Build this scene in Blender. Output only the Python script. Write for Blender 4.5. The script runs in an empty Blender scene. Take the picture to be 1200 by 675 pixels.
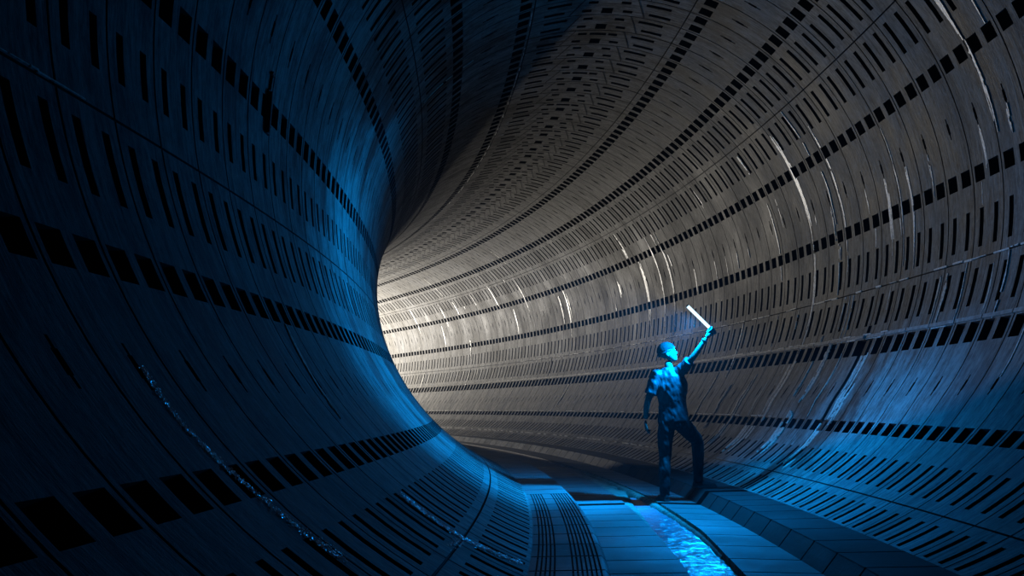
import bpy, bmesh, math, random
from mathutils import Vector, Matrix, noise
random.seed(7)
C = bpy.context.scene.collection
SC = 3.3                       # tunnel radius in metres
R = 28.66993                   # bend radius, in tunnel radii
PIT = math.radians(0.208407)   # one pocket pitch along the bend
OX, OZ = 28.42961, -0.965

# ------------------------------------------------------------------ helpers
def lerp_table(tab, x):
    if x <= tab[0][0]: return tab[0][1]
    for (a, b), (c, d) in zip(tab, tab[1:]):
        if x <= c: return b + (d - b) * (x - a) / (c - a)
    return tab[-1][1]

def tube_pt(s, phi, depth=0.0):
    """point on the lining; s in pitches along the bend, phi in degrees, depth outwards in tunnel radii"""
    t = s * PIT; p = math.radians(phi); r = R + (1 + depth) * math.cos(p)
    return ((r * math.cos(t) - OX) * SC, r * math.sin(t) * SC, ((1 + depth) * math.sin(p) - OZ) * SC)

def floor_pt(s, rho, z):
    t = s * PIT; r = R + rho
    return ((r * math.cos(t) - OX) * SC, r * math.sin(t) * SC, (z - OZ) * SC)

WARP = [(-70, .86), (-60, .89), (-52, .91), (-46, .95), (-39, 1.0), (400, 1.0)]
def ring_s(s, phi):
    p = phi if phi < 200 else phi - 360
    off = 0.10 - 0.27 * (1 - math.cos(math.radians(phi)))
    if -75 < p < -39:
        g = lerp_table(WARP, p)
        off += (g - 1) * (min(max(s, 12), 46) - 28)
    return s + off

def mesh_obj(name, verts, faces, mats, parent=None, midx=None, smooth=True, uvs=None):
    me = bpy.data.meshes.new(name)
    me.from_pydata(verts, [], faces)
    for m in mats: me.materials.append(m)
    if midx: me.polygons.foreach_set('material_index', midx)
    if smooth: me.polygons.foreach_set('use_smooth', [True] * len(faces))
    if uvs:
        lay = me.uv_layers.new(name='UVMap')
        flat = []
        for f in faces:
            for v in f: flat += uvs[v]
        lay.data.foreach_set('uv', flat)
    me.update()
    o = bpy.data.objects.new(name, me); C.objects.link(o)
    if parent: o.parent = parent
    return o

def carve_grid(name, sl, tl, depth_fn, pt_fn, uv_fn, mat_fn, mats, flip=False):
    """sheet over (s, t) lines; each cell lies at its own depth and steps are closed by side walls"""
    V = []; U = []; F = []; M = []; key = {}
    ns, nt = len(sl) - 1, len(tl) - 1
    dep = [[depth_fn(i, (sl[i] + sl[i + 1]) / 2, j, (tl[j] + tl[j + 1]) / 2) for j in range(nt)] for i in range(ns)]
    def vid(i, j, d):
        k = (i, j, d)
        if k not in key:
            key[k] = len(V); V.append(pt_fn(sl[i], tl[j], d)); U.append(uv_fn(sl[i], tl[j], d))
        return key[k]
    def wall(i0, j0, i1, j1, da, db, m):
        # separate vertices keep the arris crisp
        b = len(V)
        for (i, j, d) in ((i0, j0, da), (i1, j1, da), (i1, j1, db), (i0, j0, db)):
            V.append(pt_fn(sl[i], tl[j], d)); U.append(uv_fn(sl[i], tl[j], d))
        F.append((b, b + 1, b + 2, b + 3)); M.append(m)
    for i in range(ns):
        for j in range(nt):
            d = dep[i][j]
            q = (vid(i, j, d), vid(i + 1, j, d), vid(i + 1, j + 1, d), vid(i, j + 1, d))
            F.append(q[::-1] if flip else q); M.append(mat_fn(d))
            if i + 1 < ns and dep[i + 1][j] != d:
                wall(i + 1, j, i + 1, j + 1, d, dep[i + 1][j], max(mat_fn(d), mat_fn(dep[i + 1][j])))
            if j + 1 < nt and dep[i][j + 1] != d:
                wall(i, j + 1, i + 1, j + 1, d, dep[i][j + 1], max(mat_fn(d), mat_fn(dep[i][j + 1])))
    return mesh_obj(name, V, F, mats, None, M, True, U)

# ------------------------------------------------------------------ materials
def new_mat(name):
    m = bpy.data.materials.new(name); m.use_nodes = True
    nt = m.node_tree; nt.nodes.clear()
    out = nt.nodes.new('ShaderNodeOutputMaterial'); b = nt.nodes.new('ShaderNodeBsdfPrincipled')
    nt.links.new(b.outputs[0], out.inputs[0])
    return m, nt, b

def N(nt, typ, **kw):
    n = nt.nodes.new(typ)
    for k, v in kw.items():
        if k in n.inputs.keys(): n.inputs[k].default_value = v
        else: setattr(n, k, v)
    return n

def ramp(nt, fac, stops):
    r = nt.nodes.new('ShaderNodeValToRGB'); e = r.color_ramp.elements
    while len(e) < len(stops): e.new(.5)
    for x, (p, c) in zip(e, stops): x.position = p; x.color = (*c, 1) if len(c) == 3 else c
    nt.links.new(fac, r.inputs[0]); return r

def simple(name, col, rough=.6, spec=.5, metal=0., nscale=None, namt=.3, bump=0.):
    m, nt, b = new_mat(name)
    b.inputs['Roughness'].default_value = rough; b.inputs['Metallic'].default_value = metal
    b.inputs['Specular IOR Level'].default_value = spec
    if nscale:
        tc = N(nt, 'ShaderNodeTexCoord'); no = N(nt, 'ShaderNodeTexNoise', Scale=nscale, Detail=5.)
        nt.links.new(tc.outputs['Object'], no.inputs['Vector'])
        lo = tuple(c * (1 - namt) for c in col); hi = tuple(min(1, c * (1 + namt)) for c in col)
        r = ramp(nt, no.outputs['Fac'], [(.3, lo), (.7, hi)])
        nt.links.new(r.outputs[0], b.inputs['Base Color'])
        if bump:
            bp = N(nt, 'ShaderNodeBump', Strength=bump, Distance=.01)
            nt.links.new(no.outputs['Fac'], bp.inputs['Height']); nt.links.new(bp.outputs[0], b.inputs['Normal'])
    else: b.inputs['Base Color'].default_value = (*col, 1)
    return m

def concrete(name, dark, light, rough=(.5, .75), streak=1.0, spec=.5):
    """lining concrete: blotches, board marks and drip streaks that run round the ring (UV: u along, v round)"""
    m, nt, b = new_mat(name); L = nt.links
    uv = N(nt, 'ShaderNodeUVMap'); uv.uv_map = 'UVMap'
    mp1 = N(nt, 'ShaderNodeMapping'); mp1.inputs['Scale'].default_value = (1.8, .07, 1)
    mp2 = N(nt, 'ShaderNodeMapping'); mp2.inputs['Scale'].default_value = (.35, .25, 1)
    mp3 = N(nt, 'ShaderNodeMapping'); mp3.inputs['Scale'].default_value = (4.2, .16, 1)
    for q in (mp1, mp2, mp3): L.new(uv.outputs[0], q.inputs[0])
    n1 = N(nt, 'ShaderNodeTexNoise', Scale=1., Detail=6., Roughness=.65); L.new(mp1.outputs[0], n1.inputs['Vector'])
    n2 = N(nt, 'ShaderNodeTexNoise', Scale=1., Detail=8., Roughness=.6); L.new(mp2.outputs[0], n2.inputs['Vector'])
    n3 = N(nt, 'ShaderNodeTexNoise', Scale=1., Detail=4., Roughness=.7); L.new(mp3.outputs[0], n3.inputs['Vector'])
    n4 = N(nt, 'ShaderNodeTexNoise', Scale=2.6, Detail=9., Roughness=.8); L.new(uv.outputs[0], n4.inputs['Vector'])
    a = N(nt, 'ShaderNodeMath', operation='MULTIPLY_ADD'); L.new(n1.outputs['Fac'], a.inputs[0]); a.inputs[1].default_value = .45 * streak
    a2 = N(nt, 'ShaderNodeMath', operation='MULTIPLY'); L.new(n2.outputs['Fac'], a2.inputs[0]); a2.inputs[1].default_value = .48
    L.new(a2.outputs[0], a.inputs[2])
    a3 = N(nt, 'ShaderNodeMath', operation='MULTIPLY_ADD'); L.new(n4.outputs['Fac'], a3.inputs[0]); a3.inputs[1].default_value = .42; L.new(a.outputs[0], a3.inputs[2])
    n5 = N(nt, 'ShaderNodeTexNoise', Scale=1., Detail=3., Roughness=.8); mp5 = N(nt, 'ShaderNodeMapping'); mp5.inputs['Scale'].default_value = (6.5, 1.3, 1)
    L.new(uv.outputs[0], mp5.inputs[0]); L.new(mp5.outputs[0], n5.inputs['Vector'])
    a4 = N(nt, 'ShaderNodeMath', operation='MULTIPLY_ADD'); L.new(n5.outputs['Fac'], a4.inputs[0]); a4.inputs[1].default_value = .6; L.new(a3.outputs[0], a4.inputs[2])
    a5 = N(nt, 'ShaderNodeMath', operation='SUBTRACT'); L.new(a4.outputs[0], a5.inputs[0]); a5.inputs[1].default_value = .30
    a3 = a5
    base = ramp(nt, a3.outputs[0], [(.56, dark), (.67, tuple(x * .55 + y * .45 for x, y in zip(dark, light))), (.80, light)])
    st = ramp(nt, n3.outputs['Fac'], [(.58, (0, 0, 0)), (.72, (1, 1, 1))])
    wp = ramp(nt, n2.outputs['Fac'], [(.36, (.38,) * 3 if streak else (.55,) * 3), (.47 if streak else .42, (1, 1, 1))])
    mw = N(nt, 'ShaderNodeMix', data_type='RGBA'); mw.blend_type = 'MULTIPLY'; mw.inputs[0].default_value = 1.0
    L.new(base.outputs[0], mw.inputs[6]); L.new(wp.outputs[0], mw.inputs[7])
    mx = N(nt, 'ShaderNodeMix', data_type='RGBA'); L.new(mw.outputs[2], mx.inputs[6])
    mx.inputs[7].default_value = (*[min(.6, c * 1.7) for c in light], 1)
    k = N(nt, 'ShaderNodeMath', operation='MULTIPLY'); L.new(st.outputs[0], k.inputs[0]); k.inputs[1].default_value = .55 * streak
    L.new(k.outputs[0], mx.inputs[0]); L.new(mx.outputs[2], b.inputs['Base Color'])
    rr = N(nt, 'ShaderNodeMapRange'); L.new(n2.outputs['Fac'], rr.inputs[0]); rr.inputs[1].default_value = .3; rr.inputs[2].default_value = .7
    rr.inputs[3].default_value = rough[0]; rr.inputs[4].default_value = rough[1]; L.new(rr.outputs[0], b.inputs['Roughness'])
    bp = N(nt, 'ShaderNodeBump', Strength=.7, Distance=.02); L.new(a3.outputs[0], bp.inputs['Height']); L.new(bp.outputs[0], b.inputs['Normal'])
    b.inputs['Specular IOR Level'].default_value = spec
    return m

M_LIN = concrete('lining_concrete', (.030, .029, .027), (.25, .238, .215), (.6, .85), 1.0, .3)
M_POC = simple('pocket_dark', (.007, .008, .010), .8, .2)  # near-black colour inside pockets, slots and holes
M_JNT = simple('joint_grime', (.02, .02, .02), .8, .25)
M_RIB = simple('ledge_lip_damp', (.34, .33, .31), .35, .6, nscale=14, namt=.5)
M_FLR = concrete('damp_floor_concrete', (.13, .13, .125), (.38, .37, .355), (.5, .8), .0, .35)
M_DARK = concrete('dark_concrete', (.022, .022, .022), (.12, .117, .11), (.7, .9), .0, .15)  # darker concrete for the kerb face and walkway
M_BED = simple('channel_silt', (.27, .215, .17), .8, .3, nscale=9, namt=.5, bump=.6)
M_DEP = simple('mineral_crust_glint', (.74, .73, .68), .45, .5, nscale=30, namt=.35, bump=.4)  # pale mineral streaks; also the painted glints along the joints
M_DEPB = simple('tan_mineral_crust', (.62, .56, .48), .6, .4, nscale=30, namt=.4, bump=.4)
M_STEEL = simple('rusty_dark_steel', (.03, .027, .025), .6, .5, .6, nscale=20, namt=.5)

# ------------------------------------------------------------------ lining
# features: (phi0, phi1, kind)   kinds: q square pockets, s slot pockets, h grout holes, j joint, r raised lip
SQ = [(22.1, 24.9), (1.9, 4.8), (49.1, 52.1), (65.8, 68.7), (108.0, 110.9), (125.7, 128.6),
      (153.3, 156.3), (173.4, 176.4), (202.6, 205.7), (222.6, 225.7), (-27.6, -23.7), (-47.3, -44.3)]
SL = [(29.9, 36.8), (-9.7, -2.8), (40.2, 47.2), (130.6, 137.6), (141.6, 148.3), (181.2, 185.9), (191.6, 198.2),
      (230.2, 237.4), (240.4, 246.0), (-20.5, -13.5), (-58.6, -52.2), (-68.0, -62.6)]
HO = [13.3, 59.4, 118.4, 165.0, 213.6, -36.0]
JO = [38.3, -11.75, -60.8, 139.6, 189.8, 238.8, 70.4, 107.2]
U_LINES = [0, .035, .17, .36, .5, .64, .83, .92, .96, 1.04, 1.08, 1.17, 1.36, 1.5, 1.64, 1.83, 1.965]
def in_u(u, c, h): return abs(u - c) < h
WIDE_EDGE = 43.1
def lining_depth(s, phi):
    u = (s - 1.1) % 2.0
    k = int(math.floor((s - 1.1) / 2.0))
    d = 0.0
    for a, b in SQ:
        if a < phi < b and (in_u(u, .5, .33) or in_u(u, 1.5, .33)): return .030
    for a, b in SL:
        if a < phi < b and (in_u(u, .5, .14) or in_u(u, 1.5, .14)): return .026
    # crown: long slots either side of the key piece, short slots and one big pocket inside it
    if 74.4 < phi < 80.4 and in_u(u, .5, .14): return .022
    if 73.6 < phi < 78.9 and in_u(u, 1.5, .14): return .022
    if 98.0 < phi < 103.8 and in_u(u, .5, .14): return .022
    if 99.2 < phi < 104.2 and in_u(u, 1.5, .14): return .022
    if (87.6 < phi < 90.3) and in_u(u, 1.5, .33): return .030
    if (84.0 < phi < 86.3 or 91.7 < phi < 94.0) and in_u(u, .5, .14): return .022
    if (82.9 < phi < 85.2 or 92.7 < phi < 95.0) and in_u(u, 1.5, .14): return .022
    if (86.8 < phi < 91.0) and in_u(u, .5, .14) and k % 3 == 0: return .012
    for h in HO:
        if in_u(u, 1.0, .04) and abs(phi - h) < 2.0: return .016
        if in_u(u, 1.0, .08) and abs(phi - h) < 1.0: return .016
    for j in JO:
        if abs(phi - j) < .14: return .010
    if (u < .035 or u > 1.965):
        ke = round((s - 1.1) / 2.0)
        if phi < -20 and abs(1.1 + 2 * ke - WIDE_EDGE) < .1: return .011
        return .0095 if ke % 2 == 0 else .0055
    if phi < -20 and abs(s - WIDE_EDGE) < .18: return .011
    if -23.5 < phi < -22.8: return -.007
    return 0.0

def phi_lines(a, b):
    e = {a, b}
    for x, y in SQ + SL: e |= {x, y}
    for x, y in [(74.4, 80.4), (73.6, 78.9), (98.0, 103.8), (99.2, 104.2), (87.6, 90.3), (84.0, 86.3), (91.7, 94.0), (82.9, 85.2), (92.7, 95.0), (86.8, 91.0)]: e |= {x, y}
    for h in HO: e |= {h - 2, h - 1, h + 1, h + 2}
    for j in JO: e |= {j - .14, j + .14}
    e |= {-23.5, -22.8}
    e = sorted(x for x in e if a <= x <= b)
    out = [e[0]]
    for x in e[1:]:
        n = max(1, math.ceil((x - out[-1]) / 2.6)); p = out[-1]
        for q in range(1, n + 1): out.append(p + (x - p) * q / n)
    return out

S_LINES = []
for k in range(-12, 92):
    for u in U_LINES:
        S_LINES.append(1.1 + 2 * k + u)
    if abs(1.1 + 2 * k - WIDE_EDGE) < .1: S_LINES += [1.1 + 2 * k - .18 + 2e-4, 1.1 + 2 * k + .12]
S_LINES.append(1.1 + 2 * 92)
S_LINES = sorted(S_LINES)
STEP = {}
def ring_step(s):           # each ring is built a few millimetres in or out of true
    k = int(math.floor((s - 1.1) / 2.0))
    if k not in STEP: STEP[k] = random.Random(k * 7 + 3).uniform(-.0016, .0016)
    return STEP[k]
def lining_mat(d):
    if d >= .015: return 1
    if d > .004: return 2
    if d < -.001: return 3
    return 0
def l_pt(s, phi, d): return tube_pt(ring_s(s, phi), phi, d)
def l_uv(s, phi, d): return (s, math.radians(phi) / .1043)
DC = {}
def l_dep(i, s, j, phi):
    u = (s - 1.1) % 2.0; k = int(math.floor((s - 1.1) / 2.0))
    key = (round(u, 3), round(phi, 3), k % 6 if abs(s - WIDE_EDGE) > 2.2 else s)
    if key not in DC: DC[key] = lining_depth(s, phi)
    return DC[key]
for nm, a, b in (('wall_right', -68.4, 38.3), ('ceiling', 38.3, 139.6), ('wall_left', 139.6, 246.6)):
    o = carve_grid(nm, S_LINES, phi_lines(a, b), l_dep, l_pt, l_uv, lining_mat, [M_LIN, M_POC, M_JNT, M_RIB], flip=True)
    o['kind'] = 'structure'
    if nm == 'wall_right': WR = o
    elif nm == 'ceiling': CE = o
    else: WL = o

# ------------------------------------------------------------------ crown joints: the slanting sides of the key pieces
def strip_faces(V, F, pts, half, lift, thick):
    """low ribbon with real thickness along (s,phi) points on the lining"""
    n = len(pts); b = len(V)
    for (s, phi, w) in pts:
        ds = half * w
        for off, d in ((-ds, -thick), (ds, -thick), (ds, .002), (-ds, .002)):
            V.append(tube_pt(ring_s(s + off, phi), phi, d + ring_step(s)))
    for k in range(n - 1):
        a = b + 4 * k; c = a + 4
        F.append((a, a + 1, c + 1, c)); F.append((a + 1, a + 2, c + 2, c + 1)); F.append((a + 3, a, c, c + 3))
    F.append((b, b + 3, b + 2, b + 1)); e = b + 4 * (n - 1); F.append((e, e + 1, e + 2, e + 3))
V = []; F = []
for k in range(8, 88):
    s0 = 1.1 + 2 * k
    for p0, p1 in ((82.7, 79.8), (94.9, 97.9)):
        b = len(V)
        for (u, p) in ((.06, p0), (1.94, p1)):
            for dp in (-.13, .13):
                for d in (-.0012, .003): V.append(l_pt(s0 + u, p + dp, d))
        F += [(b, b + 2, b + 6, b + 4), (b, b + 1, b + 5, b + 4), (b + 2, b + 3, b + 7, b + 6), (b, b + 1, b + 3, b + 2), (b + 4, b + 5, b + 7, b + 6)]
mesh_obj('joint_sealant', V, F, [M_JNT], CE, smooth=False)

# ------------------------------------------------------------------ mineral streaks that drip round the rings
def streak(parent, s, a, b, width, fil, mat, density=.8, name='mineral_streak', seed=0, drift=0.):
    rnd = random.Random(seed + int(s * 10)); V = []; F = []
    for f in range(fil):
        off = rnd.uniform(-.5, .5) * width; w = rnd.uniform(.4, 1.0) * width / fil * 2.0
        p = a + rnd.uniform(0, .25) * (b - a); end = b - rnd.uniform(0, .25) * (b - a)
        if f == 0: p, end = a, b
        run = []
        step = .45 if b > a else -.45
        wob = rnd.uniform(0, 10)
        while (end - p) * step > 0:
            t = (p - a) / (b - a)
            ss = s + off + drift * t + .03 * math.sin(p * .5 + wob)
            if lining_depth(ss, p) > .011 or lining_depth(ss + .03, p) > .02 or rnd.random() > density + .17:
                if len(run) > 1: strip_faces(V, F, run, 1., 0, .0022)
                run = []
            else:
                run.append((ss, p, max(.008, w * (.5 + .5 * math.sin(math.pi * min(1, t * 1.1 + .05))) * rnd.uniform(.6, 1.2) / 2)))
            p += step
        if len(run) > 1: strip_faces(V, F, run, 1., 0, .0022)
    if F: return mesh_obj(name, V, F, [mat], parent, smooth=False)
ST = [(50.9, 35, 4, .42, 6, 1), (50.9, 4, -25, .26, 5, 1), (51.3, -25, -46, .8, 10, 2), (52.2, -46, -58, 1.7, 14, 2),
      (46.8, 31, -6, .14, 3, 1), (47.1, -22, -40, .5, 7, 2), (33.15, 40, 25, .35, 5, 1), (33.0, 25, 8, .12, 3, 1),
      (41.0, 21, -9, .07, 2, 1), (42.1, 11.0, -6, .26, 4, 1), (40.0, 11.2, -10, .12, 3, 1), (32.1, 12.4, 7, .14, 3, 1), (34.0, 10.9, 4, .07, 2, 1),
      (42.5, -25, -37, .6, 8, 2), (42.2, -34, -46, .8, 10, 2), (42.9, -44, -58, .8, 9, 2), (42.3, -56, -60, .5, 4, 2), (37.35, -13, -23, .16, 2, 2), (36.8, -13, -23, .16, 2, 2), (33.35, -13, -22.5, .1, 2, 2),
      (82.5, 37, 24, .4, 3, 1), (80.5, 22, -6, .5, 5, 1), (77.0, 30, -7, .25, 3, 1), (74.8, 30, -11, .25, 3, 1), (100.7, 22, -2, .45, 4, 1),
      (86.6, 17.5, 10, .3, 2, 1), (134.6, 62, 40, .5, 3, 1), (110.3, 58.5, 44, .25, 2, 1), (120.3, 39, 24, .45, 3, 1), (114.6, 39, 31, .3, 2, 1),
      (48.5, -20, -38, .1, 3, 2), (45.2, -26, -44, .12, 3, 2), (56.2, -30, -56, .6, 8, 2), (47.6, -42, -57, .8, 8, 2), (59.5, -33, -50, .2, 4, 2), (53.6, -32, -47, .12, 3, 2), (63, -28, -50, .15, 3, 2)]
for i in range(34):
    r = random.Random(500 + i); s = r.uniform(54, 150)
    a = r.choice([38, 36, 20, 8, -12, -23, -12, 37]); ST.append((s, a, a - r.uniform(5, 22), r.uniform(.06, .25), 2, 1))
for i, sh_ in enumerate([x for x in range(32, 72, 2)]):
    r = random.Random(300 + i)
    if r.random() < .55: ST.append((sh_ + .1, 11.2, 11.2 - r.uniform(3, 9), r.uniform(.05, .16), 2, 1))
for i in range(22):
    r = random.Random(900 + i); s = r.uniform(30, 56)
    a = r.choice([38, 20, 3, -12, -24]); ST.append((s, a, a - r.uniform(4, 16), .05, 1, 1))
for i, (s, a, b, w, n, k) in enumerate(ST):
    par = WR if a <= 38.3 else CE
    streak(par, s, a, b, w, n, M_DEP if k == 1 else M_DEPB, seed=i)
streak(WL, 24.2, 205.8, 219.3, .16, 4, M_DEPB, seed=77, drift=-.6)
streak(CE, 48.4, 122.5, 139, .05, 1, M_DEPB, seed=78, density=.75)
# broken white strips painted as glints along the lengthwise joints
def joint_glint(parent, phi, s0, s1, frac, seed, w=.16, name='joint_glint'):
    rnd = random.Random(seed); V = []; F = []; s = s0
    while s < s1:
        ln = rnd.uniform(.15, 1.1)
        if rnd.random() < frac:
            b = len(V); p = phi + rnd.uniform(-.12, .12); h = w * rnd.uniform(.3, 1)
            for ss in (s, s + ln):
                for pp, d in ((p - h, .001), (p - h, -.0025), (p + h, -.0025), (p + h, .001)): V.append(tube_pt(ring_s(ss, pp), pp, d))
            F += [(b + 1, b + 5, b + 6, b + 2), (b, b + 4, b + 5, b + 1), (b + 2, b + 6, b + 7, b + 3), (b, b + 1, b + 2, b + 3), (b + 4, b + 5, b + 6, b + 7)]
        s += ln * rnd.uniform(.7, 1.6)
    return mesh_obj(name, V, F, [M_DEP], parent, smooth=False)
joint_glint(WR, -11.6, 31, 48, .5, 1, .2)
joint_glint(WR, -11.6, 48, 60, .4, 31, .14)
joint_glint(WR, -11.6, 60, 115, .55, 2, .14)
joint_glint(WR, -22.6, 41, 62, .9, 33, .24)
joint_glint(WR, -22.7, 62, 130, .85, 3, .16)
joint_glint(WR, -23.6, 34, 46, .35, 23, .1)
joint_glint(WR, -22.7, 36, 44, .4, 13, .1)
joint_glint(WR, -43.9, 50, 140, .6, 4, .13)
joint_glint(WR, -60.8, 62, 140, .6, 5, .22)
joint_glint(CE, 107.6, 40, 90, .5, 6, .1)
joint_glint(WL, 189.5, 13.3, 15.1, .8, 7, .12)

# glittering crystal crust on the near left wall: far too many grains to count
M_CRY = simple('wet_crystal', (.9, .93, .95), .3, 1.0, .5)
def crystals(segs, n, seed, name='crystal_crust'):
    rnd = random.Random(seed); V = []; F = []
    for _ in range(n):
        t = rnd.random() * (len(segs) - 1); i = int(t); t -= i
        s = segs[i][0] + (segs[i + 1][0] - segs[i][0]) * t; p = segs[i][1] + (segs[i + 1][1] - segs[i][1]) * t; w = segs[i][2]
        s += rnd.gauss(0, w); p += rnd.gauss(0, .25)
        c = Vector(tube_pt(s, p, -.002)); r = rnd.uniform(.003, .011); b = len(V)
        nrm = (Vector(tube_pt(s, p, -.1)) - Vector(tube_pt(s, p, 0))).normalized()
        nrm = (nrm + Vector((rnd.gauss(0, .22), rnd.gauss(0, .22), rnd.gauss(0, .22)))).normalized()
        t1 = nrm.orthogonal().normalized(); t2 = nrm.cross(t1); a0 = rnd.uniform(0, 6.28)
        q = [nrm * r * .25] + [(t1 * math.cos(a0 + 2.09 * z_) + t2 * math.sin(a0 + 2.09 * z_)) * r * rnd.uniform(.6, 1.2) for z_ in range(3)]
        V += [tuple(c + x) for x in q]; F += [(b, b + 1, b + 2), (b, b + 2, b + 3), (b, b + 3, b + 1), (b + 1, b + 3, b + 2)]
    o = mesh_obj(name, V, F, [M_CRY], WL, smooth=False); o['kind'] = 'stuff'
    o['label'] = 'glittering pale crystals in a narrow drip line'
crystals([(13.8, 213.6, .05), (13.8, 218.1, .05), (14.0, 222.1, .06), (14.2, 225.5, .08), (14.4, 229.3, .1), (14.6, 233, .1)], 1000, 5)
crystals([(21.6, 230.7, .10), (21.5, 238.6, .12), (22.1, 245.5, .06)], 1700, 6)
crystals([(20.4, 238.4, .3), (20.9, 238.8, .1)], 120, 8)

# ------------------------------------------------------------------ floor
CHL = [(22, -.079), (26, -.074), (34, -.066), (44, -.045), (60, -.030), (80, -.030)]
CHR = [(22, .030), (27, .042), (32, .062), (44, .064), (60, .040), (80, .02)]
GRO = [22.2, 24.3, 26.3, 28.6, 30.9, 33.0, 34.8, 36.6, 38.4, 40.2]
GRO = [22.2 - 2.05 * k for k in range(16, 0, -1)] + GRO + [40.2 + 2.0 * k for k in range(1, 70)]
GRL = [21.58 + 1.96 * k for k in range(-17, 80)]
def s_lines_for(gr, w):
    out = []
    for g in gr:
        h = .34 if abs(g - 40.2) < .3 or abs(g - 39.9) < .45 and gr is GRL else w
        out += [g - h, g + h]
    res = []
    for a, b in zip(out, out[1:]):
        res.append(a)
        if b - a > .7: res += [a + (b - a) / 3, a + 2 * (b - a) / 3]
    res.append(out[-1]); return res
def groove_at(s, gr, w):
    for g in gr:
        h = .34 if abs(g - 40.2) < .3 or abs(g - 39.9) < .45 and gr is GRL else w
        if abs(s - g) < h: return .022 if h > .15 else .008
    return 0.
# central trough: t 0..1 left slab, 1..2 channel, 2..3 right slab, 3..4 battered kerb face
def trough_pt(s, t, d):
    l, r = lerp_table(CHL, s), lerp_table(CHR, s)
    if t <= 1: rho, z = -.238 + (l + .238) * t, -.965
    elif t <= 2: rho, z = l + (r - l) * (t - 1), -.965
    elif t <= 3: rho, z = r + (.198 - r) * (t - 2), -.965 - .007 * (t - 2)
    else: rho, z = .198 + .034 * (t - 3), -.972 + .042 * (t - 3)
    if d < 0: d = 0
    if t > 3: return floor_pt(s, rho + d * .9, z - d * .4)
    return floor_pt(s, rho, z - d)
def trough_dep(i, s, j, t):
    if 1 < t < 2: return .034
    g = groove_at(s, GRO, .045)
    return g if g or t < 3 else 1e-5
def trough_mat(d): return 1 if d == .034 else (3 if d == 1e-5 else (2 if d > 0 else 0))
tl = [0, .25, .5, .75, 1, 1.25, 1.5, 1.75, 2, 2.33, 2.66, 3, 3.5, 4]
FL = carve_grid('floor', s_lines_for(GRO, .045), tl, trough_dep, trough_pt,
                lambda s, t, d: (s, t * 2.2), trough_mat, [M_FLR, M_BED, M_JNT, M_DARK], flip=False)
FL['kind'] = 'structure'
# right walkway
def walk_pt(s, t, d): return floor_pt(s, .230 + .147 * t, -.930 - d)
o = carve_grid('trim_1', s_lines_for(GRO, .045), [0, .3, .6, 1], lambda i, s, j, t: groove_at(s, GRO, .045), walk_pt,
               lambda s, t, d: (s, t * 2), lambda d: 1 if d > 0 else 0, [M_DARK, M_JNT])
o['kind'] = 'structure'; o['label'] = 'raised concrete walkway with cross joints along the right wall foot'
# left ribbed ledge
RIB = [(-.386 + .0085 * k, -.386 + .0085 * k + .0036) for k in range(5)] + [(-.318 + .0085 * k, -.318 + .0085 * k + .0036) for k in range(7)]
tlines = sorted({-.402, -.257} | {v for ab in RIB for v in ab if v < -.26})
def ledge_dep(i, s, j, t):
    g = groove_at(s, GRL, .05)
    if g: return g + .004
    if s < 39.5:
        for a, b in RIB:
            if a < t < b: return .0035
    return 0.
o = carve_grid('trim_2', s_lines_for(GRL, .05), tlines + [-.2475, -.238], ledge_dep,
               lambda s, t, d: floor_pt(s, t, (-.917 if t < -.256 else (-.917 - .010 if t < -.24 else -.966)) - (d if t < -.25 else 0)),
               lambda s, t, d: (s, t * 15), lambda d: 1 if d > 0 else 0, [M_FLR, M_JNT])
o['kind'] = 'structure'; o['label'] = 'ribbed concrete ledge along the left wall foot'
LEDGE = o
# dirt-coloured teeth of the rib casting at the frame's bottom edge
# silt banks along the channel
BW = [(27, .006), (31, .014), (36, .024), (41, .042), (46, .080), (150, .10)]
BW2 = [(27, .005), (32, .012), (41, .022), (46, .025), (150, .03)]
def bank(name, s0, s1, side, w0, w1, seed):
    rnd = random.Random(seed); V = []; F = []; n = int((s1 - s0) / .35)
    for k in range(n + 1):
        s = s0 + (s1 - s0) * k / n
        l, r = lerp_table(CHL, s), lerp_table(CHR, s)
        e, sg = (l, 1) if side < 0 else (r, -1)
        w = lerp_table(BW if side < 0 else BW2, s) * (1 + .35 * noise.noise((s * .8, seed, 0)))
        w = min(w, (r - l) * .98)
        zt = lerp_table([(34, -.975), (46, -.969)], s) + .0015 * noise.noise((s * 2, seed, 3))
        for f, z in ((0, zt), (.5, zt - .001), (.85, zt - .006), (1., -.998)): V.append(floor_pt(s, e + sg * w * f, z))
        if k:
            b = 4 * (k - 1)
            for q in range(3): F.append((b + q, b + q + 1, b + q + 5, b + q + 4))
    ob = mesh_obj(name, V, F, [M_BED], None); return ob
bank_l = bank('silt_bank', 30, 150, -1, .008, .040, 3)
bank_r = bank('silt_bank', 27.5, 150, 1, .010, .045, 4)
bank_l.parent = FL; bank_l['kind'] = 'stuff'
bank_r.parent = FL; bank_r['kind'] = 'stuff'

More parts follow.
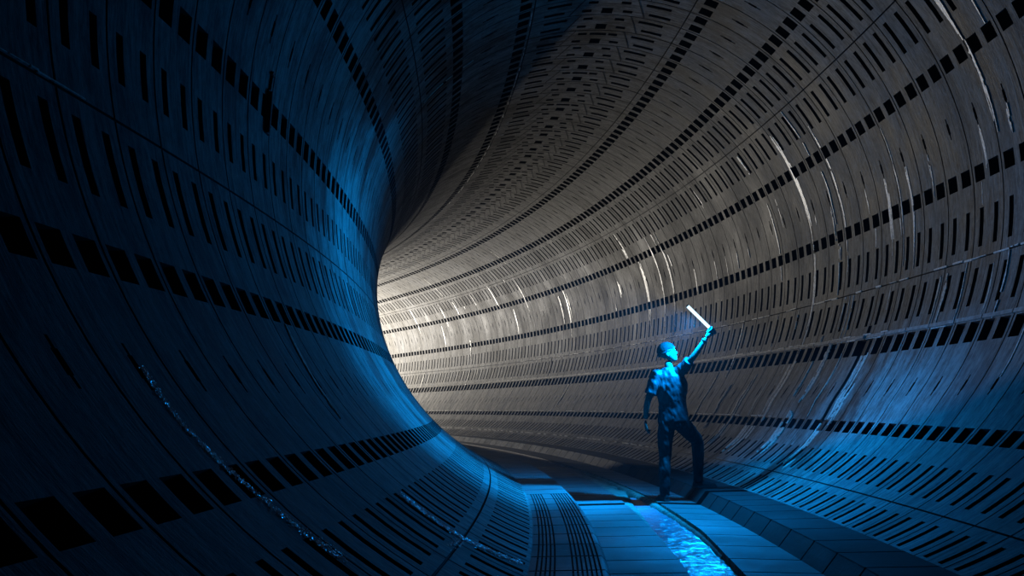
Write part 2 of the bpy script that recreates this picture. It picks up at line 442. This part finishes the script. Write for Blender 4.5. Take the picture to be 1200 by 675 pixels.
# water in the channel
m, nt, b = new_mat('channel_water'); L = nt.links
b.inputs['Base Color'].default_value = (.16, .30, .36, 1); b.inputs['Roughness'].default_value = .16; b.inputs['IOR'].default_value = 1.33
b.inputs['Specular IOR Level'].default_value = .8
tc = N(nt, 'ShaderNodeTexCoord'); mp = N(nt, 'ShaderNodeMapping'); mp.inputs['Scale'].default_value = (1.2, 3.6, 1)
n1 = N(nt, 'ShaderNodeTexNoise', Scale=5., Detail=4., Distortion=.8); bp = N(nt, 'ShaderNodeBump', Strength=1., Distance=.03)
L.new(tc.outputs['Object'], mp.inputs[0]); L.new(mp.outputs[0], n1.inputs['Vector']); L.new(n1.outputs['Fac'], bp.inputs['Height']); L.new(bp.outputs[0], b.inputs['Normal'])
M_WATER = m
V = []; F = []; nn = 700; nq = 22
for k in range(nn + 1):
    s = -12 + (44.5 + 12) * k / nn
    l, r = lerp_table(CHL, s) + .0005, lerp_table(CHR, s) - .0005
    for q in range(nq + 1):
        rho = l + (r - l) * q / nq
        p = Vector(floor_pt(s, rho, -.9835))
        p.z += .012 * noise.noise((p.x * 3.0, p.y * 7.0, 1)) + .008 * noise.noise((p.x * 8.0, p.y * 17.0, 5))
        V.append(tuple(p))
for k in range(nn):
    for q in range(nq):
        a = k * (nq + 1) + q; F.append((a, a + 1, a + nq + 2, a + nq + 1))
w = mesh_obj('channel_water', V, F, [M_WATER]); w['kind'] = 'stuff'; w['category'] = 'water'
w['label'] = 'rippled water gleaming in the narrow floor channel before the person'

# ------------------------------------------------------------------ steel brackets on the lining
def box_on_lining(V, F, s0, s1, p0, p1, d0, d1, taper=0):
    b = len(V)
    for s, e in ((s0, 0), (s1, taper)):
        for p in (p0 + e, p1):
            for d in (d0, d1): V.append(tube_pt(s, p, d))
    F += [(b, b + 1, b + 3, b + 2), (b + 4, b + 6, b + 7, b + 5), (b, b + 4, b + 5, b + 1), (b + 2, b + 3, b + 7, b + 6), (b + 1, b + 5, b + 7, b + 3), (b, b + 2, b + 6, b + 4)]
def bracket(s, p0, p1, w, label, rod=True):
    e = bpy.data.objects.new('wall_bracket', None); C.objects.link(e); e.location = tube_pt(s, (p0 + p1) / 2, 0)
    inv = Matrix.Translation(-Vector(e.location))
    def part(nm, boxes):
        V = []; F = []
        for bx in boxes: box_on_lining(V, F, *bx)
        V = [tuple(inv @ Vector(v)) for v in V]
        return mesh_obj(nm, V, F, [M_STEEL], e, smooth=False)
    part('back_plate', [(s - w, s + w, p0 + 1.2, p1, -.006, .001), (s - w, s + w * .2, p0, p0 + 1.3, -.005, .001)])
    part('edge_flange', [(s - w * 1.05, s - w * .7, p0 + .3, p1, -.013, -.005)])
    if rod:
        part('hanger_rod', [(s - w * .45, s - w * .25, p0 - 2.6, p0 + .2, -.006, .001), (s - w, s + w * .5, p0 - 2.3, p0 - 2.0, -.008, .001)])
    for q in (.25, .75): part('bolt', [(s + w * .2, s + w * .5, p0 + 1.3 + (p1 - p0 - 1.3) * q, p0 + 1.5 + (p1 - p0 - 1.3) * q, -.010, -.005)])
    e['label'] = label; e['category'] = 'bracket'
bracket(26.35, 172.4, 178.3, .19, 'dark steel bracket bolted over the pocket row high on the left wall')

# ------------------------------------------------------------------ person
M_SKIN = simple('skin', (.14, .066, .056), .55, .2)
M_SHIRT = simple('dark_tshirt_cotton', (.013, .015, .019), .5, .4, nscale=16, namt=.4, bump=.5)
M_PANTS = simple('dark_trousers', (.009, .010, .012), .75, .3, nscale=20, namt=.3, bump=.4)
M_CAP = simple('dark_knit_cap', (.006, .006, .007), .9, .08, nscale=60, namt=.3, bump=.5)
M_SHOE = simple('black_shoe', (.015, .015, .016), .5, .5)
M_SOLE = simple('shoe_sole', (.05, .05, .05), .7, .4)
PER = bpy.data.objects.new('person', None); C.objects.link(PER)
PER.location = (0.0429, 14.0794, 0.0); PER.rotation_euler = (0, 0, math.radians(6.78))
PER['label'] = 'person in dark clothes seen from behind, one foot on the walkway, one arm raised'
PER['category'] = 'person'

def skinned(name, joints, edges, mat, parent, sub=2, remesh=None, extra=None, smooth_it=0):
    me = bpy.data.meshes.new(name); names = list(joints)
    idx = {n: i for i, n in enumerate(names)}
    me.from_pydata([joints[n][0] for n in names], [(idx[a], idx[b]) for a, b in edges], [])
    o = bpy.data.objects.new(name, me); C.objects.link(o)
    md = o.modifiers.new('Skin', 'SKIN'); md.branch_smoothing = .6; md.use_smooth_shade = True
    sv = me.skin_vertices[0].data
    for n in names:
        r = joints[n][1]; sv[idx[n]].radius = r if isinstance(r, tuple) else (r, r)
    sv[0].use_root = True
    o.modifiers.new('Sub', 'SUBSURF').levels = sub
    dg = bpy.context.evaluated_depsgraph_get(); dg.update()
    bm = bmesh.new(); bm.from_mesh(bpy.data.meshes.new_from_object(o.evaluated_get(dg)))
    bpy.data.objects.remove(o)
    if extra: extra(bm)
    res = bpy.data.meshes.new(name); bm.to_mesh(res); bm.free()
    res.materials.clear(); res.materials.append(mat)
    ob = bpy.data.objects.new(name, res); C.objects.link(ob)
    if remesh:
        rm = ob.modifiers.new('Remesh', 'REMESH'); rm.mode = 'VOXEL'; rm.voxel_size = remesh; rm.use_smooth_shade = True
        if smooth_it:
            sm = ob.modifiers.new('Smooth', 'SMOOTH'); sm.iterations = smooth_it; sm.factor = .5
        dg = bpy.context.evaluated_depsgraph_get(); dg.update()
        me2 = bpy.data.meshes.new_from_object(ob.evaluated_get(dg)); ob.modifiers.clear(); ob.data = me2
        me2.materials.clear(); me2.materials.append(mat)
    ob.data.polygons.foreach_set('use_smooth', [True] * len(ob.data.polygons))
    ob.parent = parent
    return ob

def ellipsoid(bm, c, r, rot=None, u=20, v=14):
    mt = Matrix.Translation(c)
    if rot: mt = mt @ rot
    mt = mt @ Matrix.Diagonal((*r, 1))
    return bmesh.ops.create_uvsphere(bm, u_segments=u, v_segments=v, radius=1, matrix=mt)

HR = Matrix.Rotation(math.radians(-12), 4, 'Z')      # head turned to the right; local +X of the head is the nose
HR = HR @ Matrix.Rotation(math.radians(-14), 4, 'Y')
HC = Vector((.105, 0.0, 1.712))
def head_and_hands(bm):
    H = Matrix.Translation(HC) @ HR
    def e(c, r, rot=None):
        mt = H @ Matrix.Translation(c)
        if rot: mt = mt @ rot
        bmesh.ops.create_uvsphere(bm, u_segments=24, v_segments=16, radius=1, matrix=mt @ Matrix.Diagonal((*r, 1)))
    e((-.008, 0, .025), (.098, .078, .090))          # skull
    e((.030, 0, -.035), (.062, .060, .078))          # face
    e((.052, 0, -.092), (.036, .038, .026))          # jaw and chin
    e((.094, 0, -.022), (.016, .012, .024), Matrix.Rotation(math.radians(-18), 4, 'Y'))   # nose
    e((.082, 0, .012), (.014, .045, .012))           # brow
    e((.083, 0, -.062), (.013, .024, .006)); e((.081, 0, -.074), (.012, .021, .006))      # lips
    for sy in (-1, 1):
        e((.078, sy * .030, -.004), (.012, .014, .010))    # eyes
        e((.062, sy * .040, -.034), (.022, .018, .018))    # cheekbones
        e((-.005, sy * .079, -.018), (.020, .008, .031), Matrix.Rotation(math.radians(-12), 4, 'Y'))  # ears
def chain(J, Ed, base, pts, radii, tag, root):
    prev = root
    for k, (p, r) in enumerate(zip(pts, radii)):
        J[f'{tag}{k}'] = (p, r); Ed.append((prev, f'{tag}{k}')); prev = f'{tag}{k}'

# wand axis, for the fingers that close round its handle
W0 = Vector((.561, -.27, 1.982)); W1 = Vector((.310, -.27, 2.245)); WA = (W1 - W0).normalized()
GR = W0 - WA * .045                                   # middle of the grip
J = {}
J['pelvis'] = ((.135, .02, .95), (.135, .10)); J['waist'] = ((.135, .01, 1.10), (.125, .09)); J['chest'] = ((.13, 0, 1.30), (.155, .10))
J['upper'] = ((.112, 0, 1.44), (.12, .085)); J['neck'] = ((.108, 0, 1.535), .054); J['neck2'] = ((.105, .005, 1.63), .052)
J['shL'] = ((-.035, 0, 1.44), .062); J['elL'] = ((-.150, -.03, 1.165), .041); J['fL'] = ((-.168, .005, 1.07), .038); J['wrL'] = ((-.176, .05, .945), .026)
J['shR'] = ((.240, -.02, 1.490), .062); J['bR'] = ((.305, -.09, 1.565), .048); J['elR'] = ((.372, -.17, 1.648), .041); J['fR'] = ((.435, -.20, 1.735), .038); J['wrR'] = ((.522, -.24, 1.868), .025)
J['hipL'] = ((.062, .02, .90), .088); J['knL'] = ((.033, .03, .508), .055); J['cfL'] = ((.024, -.005, .38), .054); J['anL'] = ((.014, 0, .09), .036)
J['hipR'] = ((.215, .05, .90), .088); J['knR'] = ((.452, .31, .675), .056); J['cfR'] = ((.458, .30, .52), .054); J['anR'] = ((.463, .37, .215), .036)
Ed = [('pelvis', 'waist'), ('waist', 'chest'), ('chest', 'upper'), ('upper', 'neck'), ('neck', 'neck2'), ('upper', 'shL'), ('shL', 'elL'), ('elL', 'fL'), ('fL', 'wrL'),
      ('upper', 'shR'), ('shR', 'bR'), ('bR', 'elR'), ('elR', 'fR'), ('fR', 'wrR'), ('pelvis', 'hipL'), ('hipL', 'knL'), ('knL', 'cfL'), ('cfL', 'anL'),
      ('pelvis', 'hipR'), ('hipR', 'knR'), ('knR', 'cfR'), ('cfR', 'anR')]
# hands: separate short chains merged with the body by the remesh
def hand(bm_list, wrist, palm_dir, across, curl, size, grip=None):
    w = Vector(wrist); d = Vector(palm_dir).normalized(); a = Vector(across).normalized(); n = d.cross(a).normalized() * curl
    out = []
    knu = []
    for k, (ln, off) in enumerate(((.070, -.030), (.078, -.010), (.073, .010), (.058, .029))):
        base = w + d * (.085 - .004 * abs(k - 1)) + a * off
        knu.append(base)
        if grip is None:
            p1 = base + d * ln * .45 + n * .010; p2 = p1 + d * ln * .30 + n * .016; p3 = p2 + d * ln * .20 + n * .018
        else:
            p1 = base + (grip[k][0] - base) * 1.0; p2 = grip[k][1]; p3 = grip[k][2]
        out.append([(w + d * .03 + a * off * .6, .013), (base, .0115), (p1, .0095), (p2, .0088), (p3, .0075)])
    if grip is None:
        t0 = w + d * .025 - a * .022; out.append([(t0, .014), (t0 + d * .030 - a * .022 + n * .012, .012), (t0 + d * .058 - a * .030 + n * .020, .0105), (t0 + d * .078 - a * .028 + n * .026, .009)])
    else:
        t0 = w + d * .025 - a * .022; out.append([(t0, .014)] + [(p, r) for p, r in zip(grip[4], (.012, .0105, .009))])
    return out
# left hand hangs open
HL = hand(None, (-.177, .052, .935), (.03, .13, -.95), (.25, .95, .12), 1, 1)
# right hand closes round the grip: three points round the handle for each finger
rad = .026
e1 = WA.cross(Vector((0, 1, 0))).normalized(); e2 = WA.cross(e1).normalized()
def round_grip(along, angs): return [GR + WA * along + (e1 * math.cos(x) + e2 * math.sin(x)) * rad for x in angs]
wr = Vector((.522, -.24, 1.868))
pd = (GR - wr).normalized()
toW = (wr - GR); toW -= WA * toW.dot(WA); a0 = math.atan2(toW.dot(e2), toW.dot(e1))
grip = [round_grip(.033 - .022 * k, (a0 - 1.3, a0 - 2.5, a0 - 3.6)) for k in range(4)]
grip.append(round_grip(.020, (a0 + .9, a0 + 1.8, a0 + 2.7)))
HRt = []
for k in range(4):
    base = GR + WA * (.033 - .022 * k) + (e1 * math.cos(a0 - .35) + e2 * math.sin(a0 - .35)) * (rad + .006)
    HRt.append([(wr + pd * .015 + WA * (.010 - .007 * k), .014), (base, .0125)] + [(p, r) for p, r in zip(grip[k], (.0098, .009, .008))])
HRt.append([(wr + pd * .012, .015), (GR + WA * .026 + (e1 * math.cos(a0 + .4) + e2 * math.sin(a0 + .4)) * (rad + .01), .013)] + [(p, r) for p, r in zip(grip[4], (.0115, .0105, .009))])
def tube_chain(bm, pts):
    # tapered capsule chain, merged later
    for (p, r), (q, s) in zip(pts, pts[1:]):
        p = Vector(p); q = Vector(q); ln = (q - p).length
        if ln < 1e-5: continue
        rot = (q - p).to_track_quat('Z', 'Y').to_matrix().to_4x4()
        bmesh.ops.create_cone(bm, cap_ends=True, segments=12, radius1=r, radius2=s, depth=ln, matrix=Matrix.Translation((p + q) / 2) @ rot)
        bmesh.ops.create_uvsphere(bm, u_segments=12, v_segments=8, radius=s, matrix=Matrix.Translation(q))
    bmesh.ops.create_uvsphere(bm, u_segments=12, v_segments=8, radius=pts[0][1], matrix=Matrix.Translation(pts[0][0]))
def body_extra(bm):
    head_and_hands(bm)
    for c in HL + HRt: tube_chain(bm, c)
    # palms
    w = Vector((-.177, .052, .935)); d = Vector((.03, .13, -.95)).normalized(); a = Vector((.25, .95, .12)).normalized(); n = d.cross(a)
    mt = Matrix((( *d, 0), (*a, 0), (*n, 0), (0, 0, 0, 1))).transposed()
    bmesh.ops.create_uvsphere(bm, u_segments=16, v_segments=12, radius=1, matrix=Matrix.Translation(w + d * .048) @ mt @ Matrix.Diagonal((.050, .040, .015, 1)))
    c = (wr + GR) / 2
    bmesh.ops.create_uvsphere(bm, u_segments=16, v_segments=12, radius=1, matrix=Matrix.Translation(c + e1 * 0) @ Matrix.Diagonal((.030, .030, .034, 1)))
body = skinned('body', J, Ed, M_SKIN, PER, 2, .0055, body_extra, 2)

# clothing: shells grown over the same joints
def J2(names, scale, over={}):
    o = {}
    for n in names:
        p, r = J[n]; r = r if isinstance(r, tuple) else (r, r)
        o[n] = (p, tuple(x + scale for x in r))
    o.update(over); return o
def loft(bm, secs, n=20):
    """closed tapered body through (centre, rx, ry) sections; rx lies across, ry away from the viewer"""
    rings = []
    for k, (c, rx, ry) in enumerate(secs):
        c = Vector(c); p = Vector(secs[max(0, k - 1)][0]); q = Vector(secs[min(len(secs) - 1, k + 1)][0])
        t = (q - p).normalized(); ax = Vector((0, 1, 0)) - t * t.y; ax.normalize(); bx = ax.cross(t).normalized()
        rings.append([bm.verts.new(c + bx * rx * math.cos(2 * math.pi * i / n) + ax * ry * math.sin(2 * math.pi * i / n)) for i in range(n)])
    for a, b in zip(rings, rings[1:]):
        for i in range(n): bm.faces.new((a[i], a[(i + 1) % n], b[(i + 1) % n], b[i]))
    bm.faces.new(rings[0][::-1]); bm.faces.new(rings[-1])
def cloth(name, lofts, mat, voxel=.008, its=4):
    bm = bmesh.new()
    for l in lofts: loft(bm, l)
    bmesh.ops.recalc_face_normals(bm, faces=bm.faces)
    me = bpy.data.meshes.new(name); bm.to_mesh(me); bm.free()
    o = bpy.data.objects.new(name, me); C.objects.link(o)
    rm = o.modifiers.new('Remesh', 'REMESH'); rm.mode = 'VOXEL'; rm.voxel_size = voxel
    sm = o.modifiers.new('Smooth', 'SMOOTH'); sm.iterations = its; sm.factor = .6
    dg = bpy.context.evaluated_depsgraph_get(); dg.update()
    me2 = bpy.data.meshes.new_from_object(o.evaluated_get(dg)); o.modifiers.clear(); o.data = me2
    me2.materials.clear(); me2.materials.append(mat); me2.polygons.foreach_set('use_smooth', [True] * len(me2.polygons))
    o.parent = PER; return o
def wrinkle(ob, amp, f):
    for v in ob.data.vertices:
        n = noise.noise((v.co.x * f, v.co.y * f, v.co.z * f * .5)) + .5 * noise.noise((v.co.x * f * 2.3 + v.co.z * 9, v.co.y * f * 2, v.co.z * f))
        v.co += v.normal * amp * n
shirt = cloth('t_shirt', [
    [((.142, .02, .915), .178, .128), ((.142, .015, 1.0), .172, .122), ((.140, .01, 1.12), .162, .112), ((.136, .0, 1.24), .176, .118), ((.130, -.005, 1.34), .190, .122), ((.118, 0, 1.43), .178, .110), ((.110, 0, 1.49), .125, .085), ((.108, 0, 1.54), .070, .066)],
    [((.06, 0, 1.445), .085, .085), ((-.030, -.002, 1.440), .085, .082), ((-.072, -.012, 1.355), .078, .078), ((-.118, -.02, 1.235), .074, .074)],
    [((.15, 0, 1.44), .08, .085), ((.235, -.02, 1.490), .082, .080), ((.285, -.07, 1.545), .072, .072), ((.338, -.13, 1.608), .064, .066)]], M_SHIRT)
wrinkle(shirt, .016, 13)
pants = cloth('trousers', [
    [((.138, .02, 1.02), .150, .108), ((.138, .02, .95), .172, .125), ((.140, .03, .87), .172, .125), ((.135, .03, .83), .10, .09)],
    [((.070, .02, .93), .095, .110), ((.052, .022, .80), .096, .105), ((.038, .03, .64), .082, .090), ((.033, .03, .508), .070, .074), ((.024, .0, .36), .068, .074), ((.018, 0, .20), .060, .064), ((.014, 0, .055), .058, .064)],
    [((.205, .03, .93), .095, .110), ((.275, .10, .850), .098, .105), ((.365, .20, .770), .088, .094), ((.440, .29, .695), .078, .082), ((.462, .315, .64), .076, .080), ((.462, .31, .50), .070, .074), ((.463, .35, .32), .060, .064), ((.463, .37, .185), .054, .058)]], M_PANTS)
wrinkle(pants, .012, 15)

def build_shoe(name, heel, toe, z0, ankle):
    heel = Vector(heel); toe = Vector(toe); d = (toe - heel); ln = d.length; d.normalize(); side = Vector((d.y, -d.x, 0))
    secs = [(-.02, .030, .055), (.02, .037, .075), (.07, .038, .088), (.12, .040, .078), (.17, .046, .058), (.22, .045, .046), (.26, .036, .036), (.285, .018, .024)]
    V = []; F = []; n = 12
    for t, hw, h in secs:
        for q in range(n):
            a = 2 * math.pi * q / n; c, s_ = math.cos(a), math.sin(a)
            z = z0 + .018 + (h * max(0, s_) ** .8 if s_ > 0 else -.004)
            V.append(tuple(heel + d * t + side * hw * c * (1 - .25 * max(0, s_)) + Vector((0, 0, z - heel.z))))
    for k in range(len(secs) - 1):
        for q in range(n): F.append((k * n + q, k * n + (q + 1) % n, (k + 1) * n + (q + 1) % n, (k + 1) * n + q))
    F.append(tuple(range(n))[::-1]); F.append(tuple((len(secs) - 1) * n + q for q in range(n)))
    up = mesh_obj(name, V, F, [M_SHOE], PER)
    sm = up.modifiers.new('s', 'SUBSURF'); sm.levels = 1; sm.render_levels = 1
    V = []; F = []
    for t, hw, h in secs:
        for sd in (-1, 1):
            for z in (z0 + .001, z0 + .022): V.append(tuple(heel + d * t + side * (hw + .003) * sd + Vector((0, 0, z - heel.z))))
    for k in range(len(secs) - 1):
        a = 4 * k; F += [(a, a + 1, a + 5, a + 4), (a + 2, a + 6, a + 7, a + 3), (a, a + 4, a + 6, a + 2), (a + 1, a + 3, a + 7, a + 5)]
    F += [(0, 2, 3, 1), (4 * (len(secs) - 1), 4 * (len(secs) - 1) + 1, 4 * (len(secs) - 1) + 3, 4 * (len(secs) - 1) + 2)]
    mesh_obj('shoe_sole', V, F, [M_SOLE], up, smooth=False)
build_shoe('shoe', (.030, -.045, 0), (-.035, .20, 0), 0.0, None)
build_shoe('shoe', (.405, .345, .1155), (.640, .405, .1155), .1155, None)

# knitted cap over the skull
bm = bmesh.new()
H = Matrix.Translation(HC) @ HR
bmesh.ops.create_uvsphere(bm, u_segments=32, v_segments=20, radius=1, matrix=H @ Matrix.Translation((-.012, 0, .032)) @ Matrix.Diagonal((.106, .087, .096, 1)))
inv = H.inverted()
bmesh.ops.delete(bm, geom=[v for v in bm.verts if (inv @ v.co).z < .012 - .25 * (-(inv @ v.co).x) * 1.0 - .0 and True], context='VERTS')
me = bpy.data.meshes.new('cap'); bm.to_mesh(me); bm.free(); me.materials.append(M_CAP)
cap = bpy.data.objects.new('cap', me); C.objects.link(cap); cap.parent = PER
so = cap.modifiers.new('t', 'SOLIDIFY'); so.thickness = .006; so.offset = 1
me.polygons.foreach_set('use_smooth', [True] * len(me.polygons))
V = []; F = []
n = 40
for k in range(n):
    a = 2 * math.pi * k / n
    for r, z in ((.0, -.011), (.006, -.009), (.006, .009), (.0, .011)):
        x = -.012 + (.104 + r) * math.cos(a); y = (.086 + r) * math.sin(a); V.append(tuple(H @ Vector((x, y, .018 + .25 * x + z))))
for k in range(n):
    a = 4 * k; c = 4 * ((k + 1) % n)
    for q in range(4): F.append((a + q, a + (q + 1) % 4, c + (q + 1) % 4, c + q))
mesh_obj('cap_band', V, F, [simple('cap_band_cloth', (.02, .025, .03), .7, .2)], cap)
# wristwatch-like strap shown as a dark break on the raised wrist
V = []; F = []; ax = (Vector(J['wrR'][0]) - Vector(J['fR'][0])).normalized(); pc = Vector(J['wrR'][0]) - ax * .035
b1 = ax.orthogonal().normalized(); b2 = ax.cross(b1)
for k in range(20):
    a = 2 * math.pi * k / 20; dd = b1 * math.cos(a) + b2 * math.sin(a)
    for r, z in ((.026, -.012), (.033, -.012), (.033, .012), (.026, .012)): V.append(tuple(pc + dd * r + ax * z))
for k in range(20):
    a = 4 * k; c = 4 * ((k + 1) % 20)
    for q in range(4): F.append((a + q, a + (q + 1) % 4, c + (q + 1) % 4, c + q))
mesh_obj('wrist_strap', V, F, [M_SHOE], PER)

# ------------------------------------------------------------------ light wand held in the raised hand
WN = bpy.data.objects.new('light_wand', None); C.objects.link(WN)
PM = Matrix.Translation(PER.location) @ Matrix.Rotation(math.radians(6.78), 4, 'Z')
wz = (PM.to_3x3() @ WA).normalized()
BEAM = Vector((-.34, -.52, -.55)).normalized()                 # way the open face of the tube looks
BEAM = (BEAM - wz * BEAM.dot(wz)).normalized()
wy = BEAM; wx = wy.cross(wz)
WN.matrix_world = Matrix.Translation(PM @ W0) @ Matrix((wx, wy, wz)).transposed().to_4x4()
WN['label'] = 'glowing blue-white light wand raised in the right hand'; WN['category'] = 'light'
m, nt, b = new_mat('wand_glow'); nt.nodes.remove(b)
em = N(nt, 'ShaderNodeEmission'); em.inputs[0].default_value = (.62, .88, 1, 1); em.inputs[1].default_value = 1.7
nt.links.new(em.outputs[0], nt.nodes['Material Output'].inputs[0]); M_GLOW = m
M_HOUS = simple('wand_housing', (.03, .03, .035), .4, .5)
WL_ = (W1 - W0).length
def lathe(name, prof, mat, parent, a0=0, a1=2 * math.pi, n=24):
    V = []; F = []; full = abs(a1 - a0 - 2 * math.pi) < 1e-6; m_ = n if full else n + 1
    for k in range(m_):
        a = a0 + (a1 - a0) * k / n
        for r, z in prof: V.append((r * math.cos(a), r * math.sin(a), z))
    q = len(prof)
    for k in range(n):
        for i in range(q - 1):
            A = k * q + i; B = ((k + 1) % m_) * q + i; F.append((A, B, B + 1, A + 1))
    return mesh_obj(name, V, F, [mat], parent)
lathe('tube', [(0, 0), (.016, .002), (.019, .01), (.019, WL_ - .012), (.015, WL_ - .003), (0, WL_)], M_GLOW, WN)
lathe('grip', [(0, -.10), (.016, -.10), (.018, -.095), (.018, -.004), (.021, -.002), (.021, .006), (0, .006)], M_HOUS, WN)
lathe('end_cap', [(.0195, WL_ - .012), (.021, WL_ - .01), (.018, WL_ + .002), (0, WL_ + .004)], M_HOUS, WN)
lathe('reflector_shell', [(.0205, .004), (.0225, .004), (.0225, WL_ - .008), (.0205, WL_ - .008), (.0205, .004)], M_HOUS, WN, math.pi * 1.15, math.pi * 1.85)

def spot(name, loc, direction, energy, color, size_deg, blend, radius):
    ld = bpy.data.lights.new(name, 'SPOT'); ld.energy = energy; ld.color = color; ld.spot_size = math.radians(size_deg); ld.spot_blend = blend; ld.shadow_soft_size = radius
    lo = bpy.data.objects.new(name, ld); C.objects.link(lo); lo.location = loc
    lo.rotation_euler = Vector(direction).to_track_quat('-Z', 'Y').to_euler(); return lo
wand_mid = PM @ ((W0 + W1) / 2)
BLUE = (.0, .305, 1.0)
LO = wand_mid + BEAM * .04
spot('wand_light', LO, (-.93, .10, -.35), 1650, BLUE, 126, .7, .05)
spot('wand_light', LO, (-.10, -.88, -.42), 270, BLUE, 176, .8, .05)
spot('wand_light', LO, (.22, .02, -.97), 520, BLUE, 162, .6, .05)
# faint spill from the sides of the tube
pl = bpy.data.lights.new('wand_spill', 'POINT'); pl.energy = 30; pl.color = BLUE; pl.shadow_soft_size = .05
po = bpy.data.objects.new('wand_spill', pl); C.objects.link(po); po.location = wand_mid + BEAM * .05

# ------------------------------------------------------------------ work lamp beyond the bend that lights the outer wall
LP = Vector(tube_pt(0, 0)); 
def in_tube(s, rho, z): return Vector(floor_pt(s, rho, z))
lamp = in_tube(180, -.2, -.55)
aim = Vector(tube_pt(122, -5))
lo_ = spot('far_lamp', lamp, aim - lamp, 19000, (1.0, .93, .82), 104, 1.0, .12)

# ------------------------------------------------------------------ thin haze volume, added to give the wand its halo
m, nt, b = new_mat('halo_haze'); nt.nodes.remove(b)
vs = N(nt, 'ShaderNodeVolumeScatter', Density=.0022, Anisotropy=0.0)
nt.links.new(vs.outputs[0], nt.nodes['Material Output'].inputs['Volume'])
V = []; F = []
for k in range(41):
    sk = -26 + 216 * k / 40
    for q in range(24): V.append(tube_pt(sk, 15 * q, .06))
for k in range(40):
    for q in range(24):
        a = 24 * k + q; c = 24 * k + (q + 1) % 24; F.append((a, a + 24, c + 24, c))
F.append(tuple(range(24))); F.append(tuple(range(40 * 24, 41 * 24))[::-1])
hz = mesh_obj('haze', V, F, [m], smooth=False); hz['kind'] = 'stuff'; hz['category'] = 'haze'; hz['label'] = 'thin haze added in the tunnel air for the wand halo'
sc_ = bpy.context.scene; sc_.cycles.volume_bounces = 0

# ------------------------------------------------------------------ world, camera, view
wd = bpy.data.worlds.new('World'); bpy.context.scene.world = wd; wd.use_nodes = True
wd.node_tree.nodes['Background'].inputs[0].default_value = (.004, .010, .016, 1); wd.node_tree.nodes['Background'].inputs[1].default_value = .3
fw = Vector((-.11755579, .98851692, .09494701)); rt = Vector((.99250006, .12017873, -.02237657)); up = Vector((.03353023, -.09160442, .9952308))
cd = bpy.data.cameras.new('Camera'); cam = bpy.data.objects.new('Camera', cd); C.objects.link(cam)
cam.matrix_world = Matrix.Translation((0, 0, 1.18602)) @ Matrix((rt, up, -fw)).transposed().to_4x4()
cd.sensor_width = 36; cd.lens = 1394.733 / 1200 * 36; cd.clip_start = .02; cd.clip_end = 500
sc = bpy.context.scene; sc.camera = cam
sc.view_settings.view_transform = 'Standard'; sc.view_settings.look = 'None'; sc.view_settings.exposure = 0; sc.view_settings.gamma = 1; sc.view_settings.use_curve_mapping = False
sc.cycles.use_denoising = True
sc.cycles.max_bounces = 6; sc.cycles.diffuse_bounces = 3
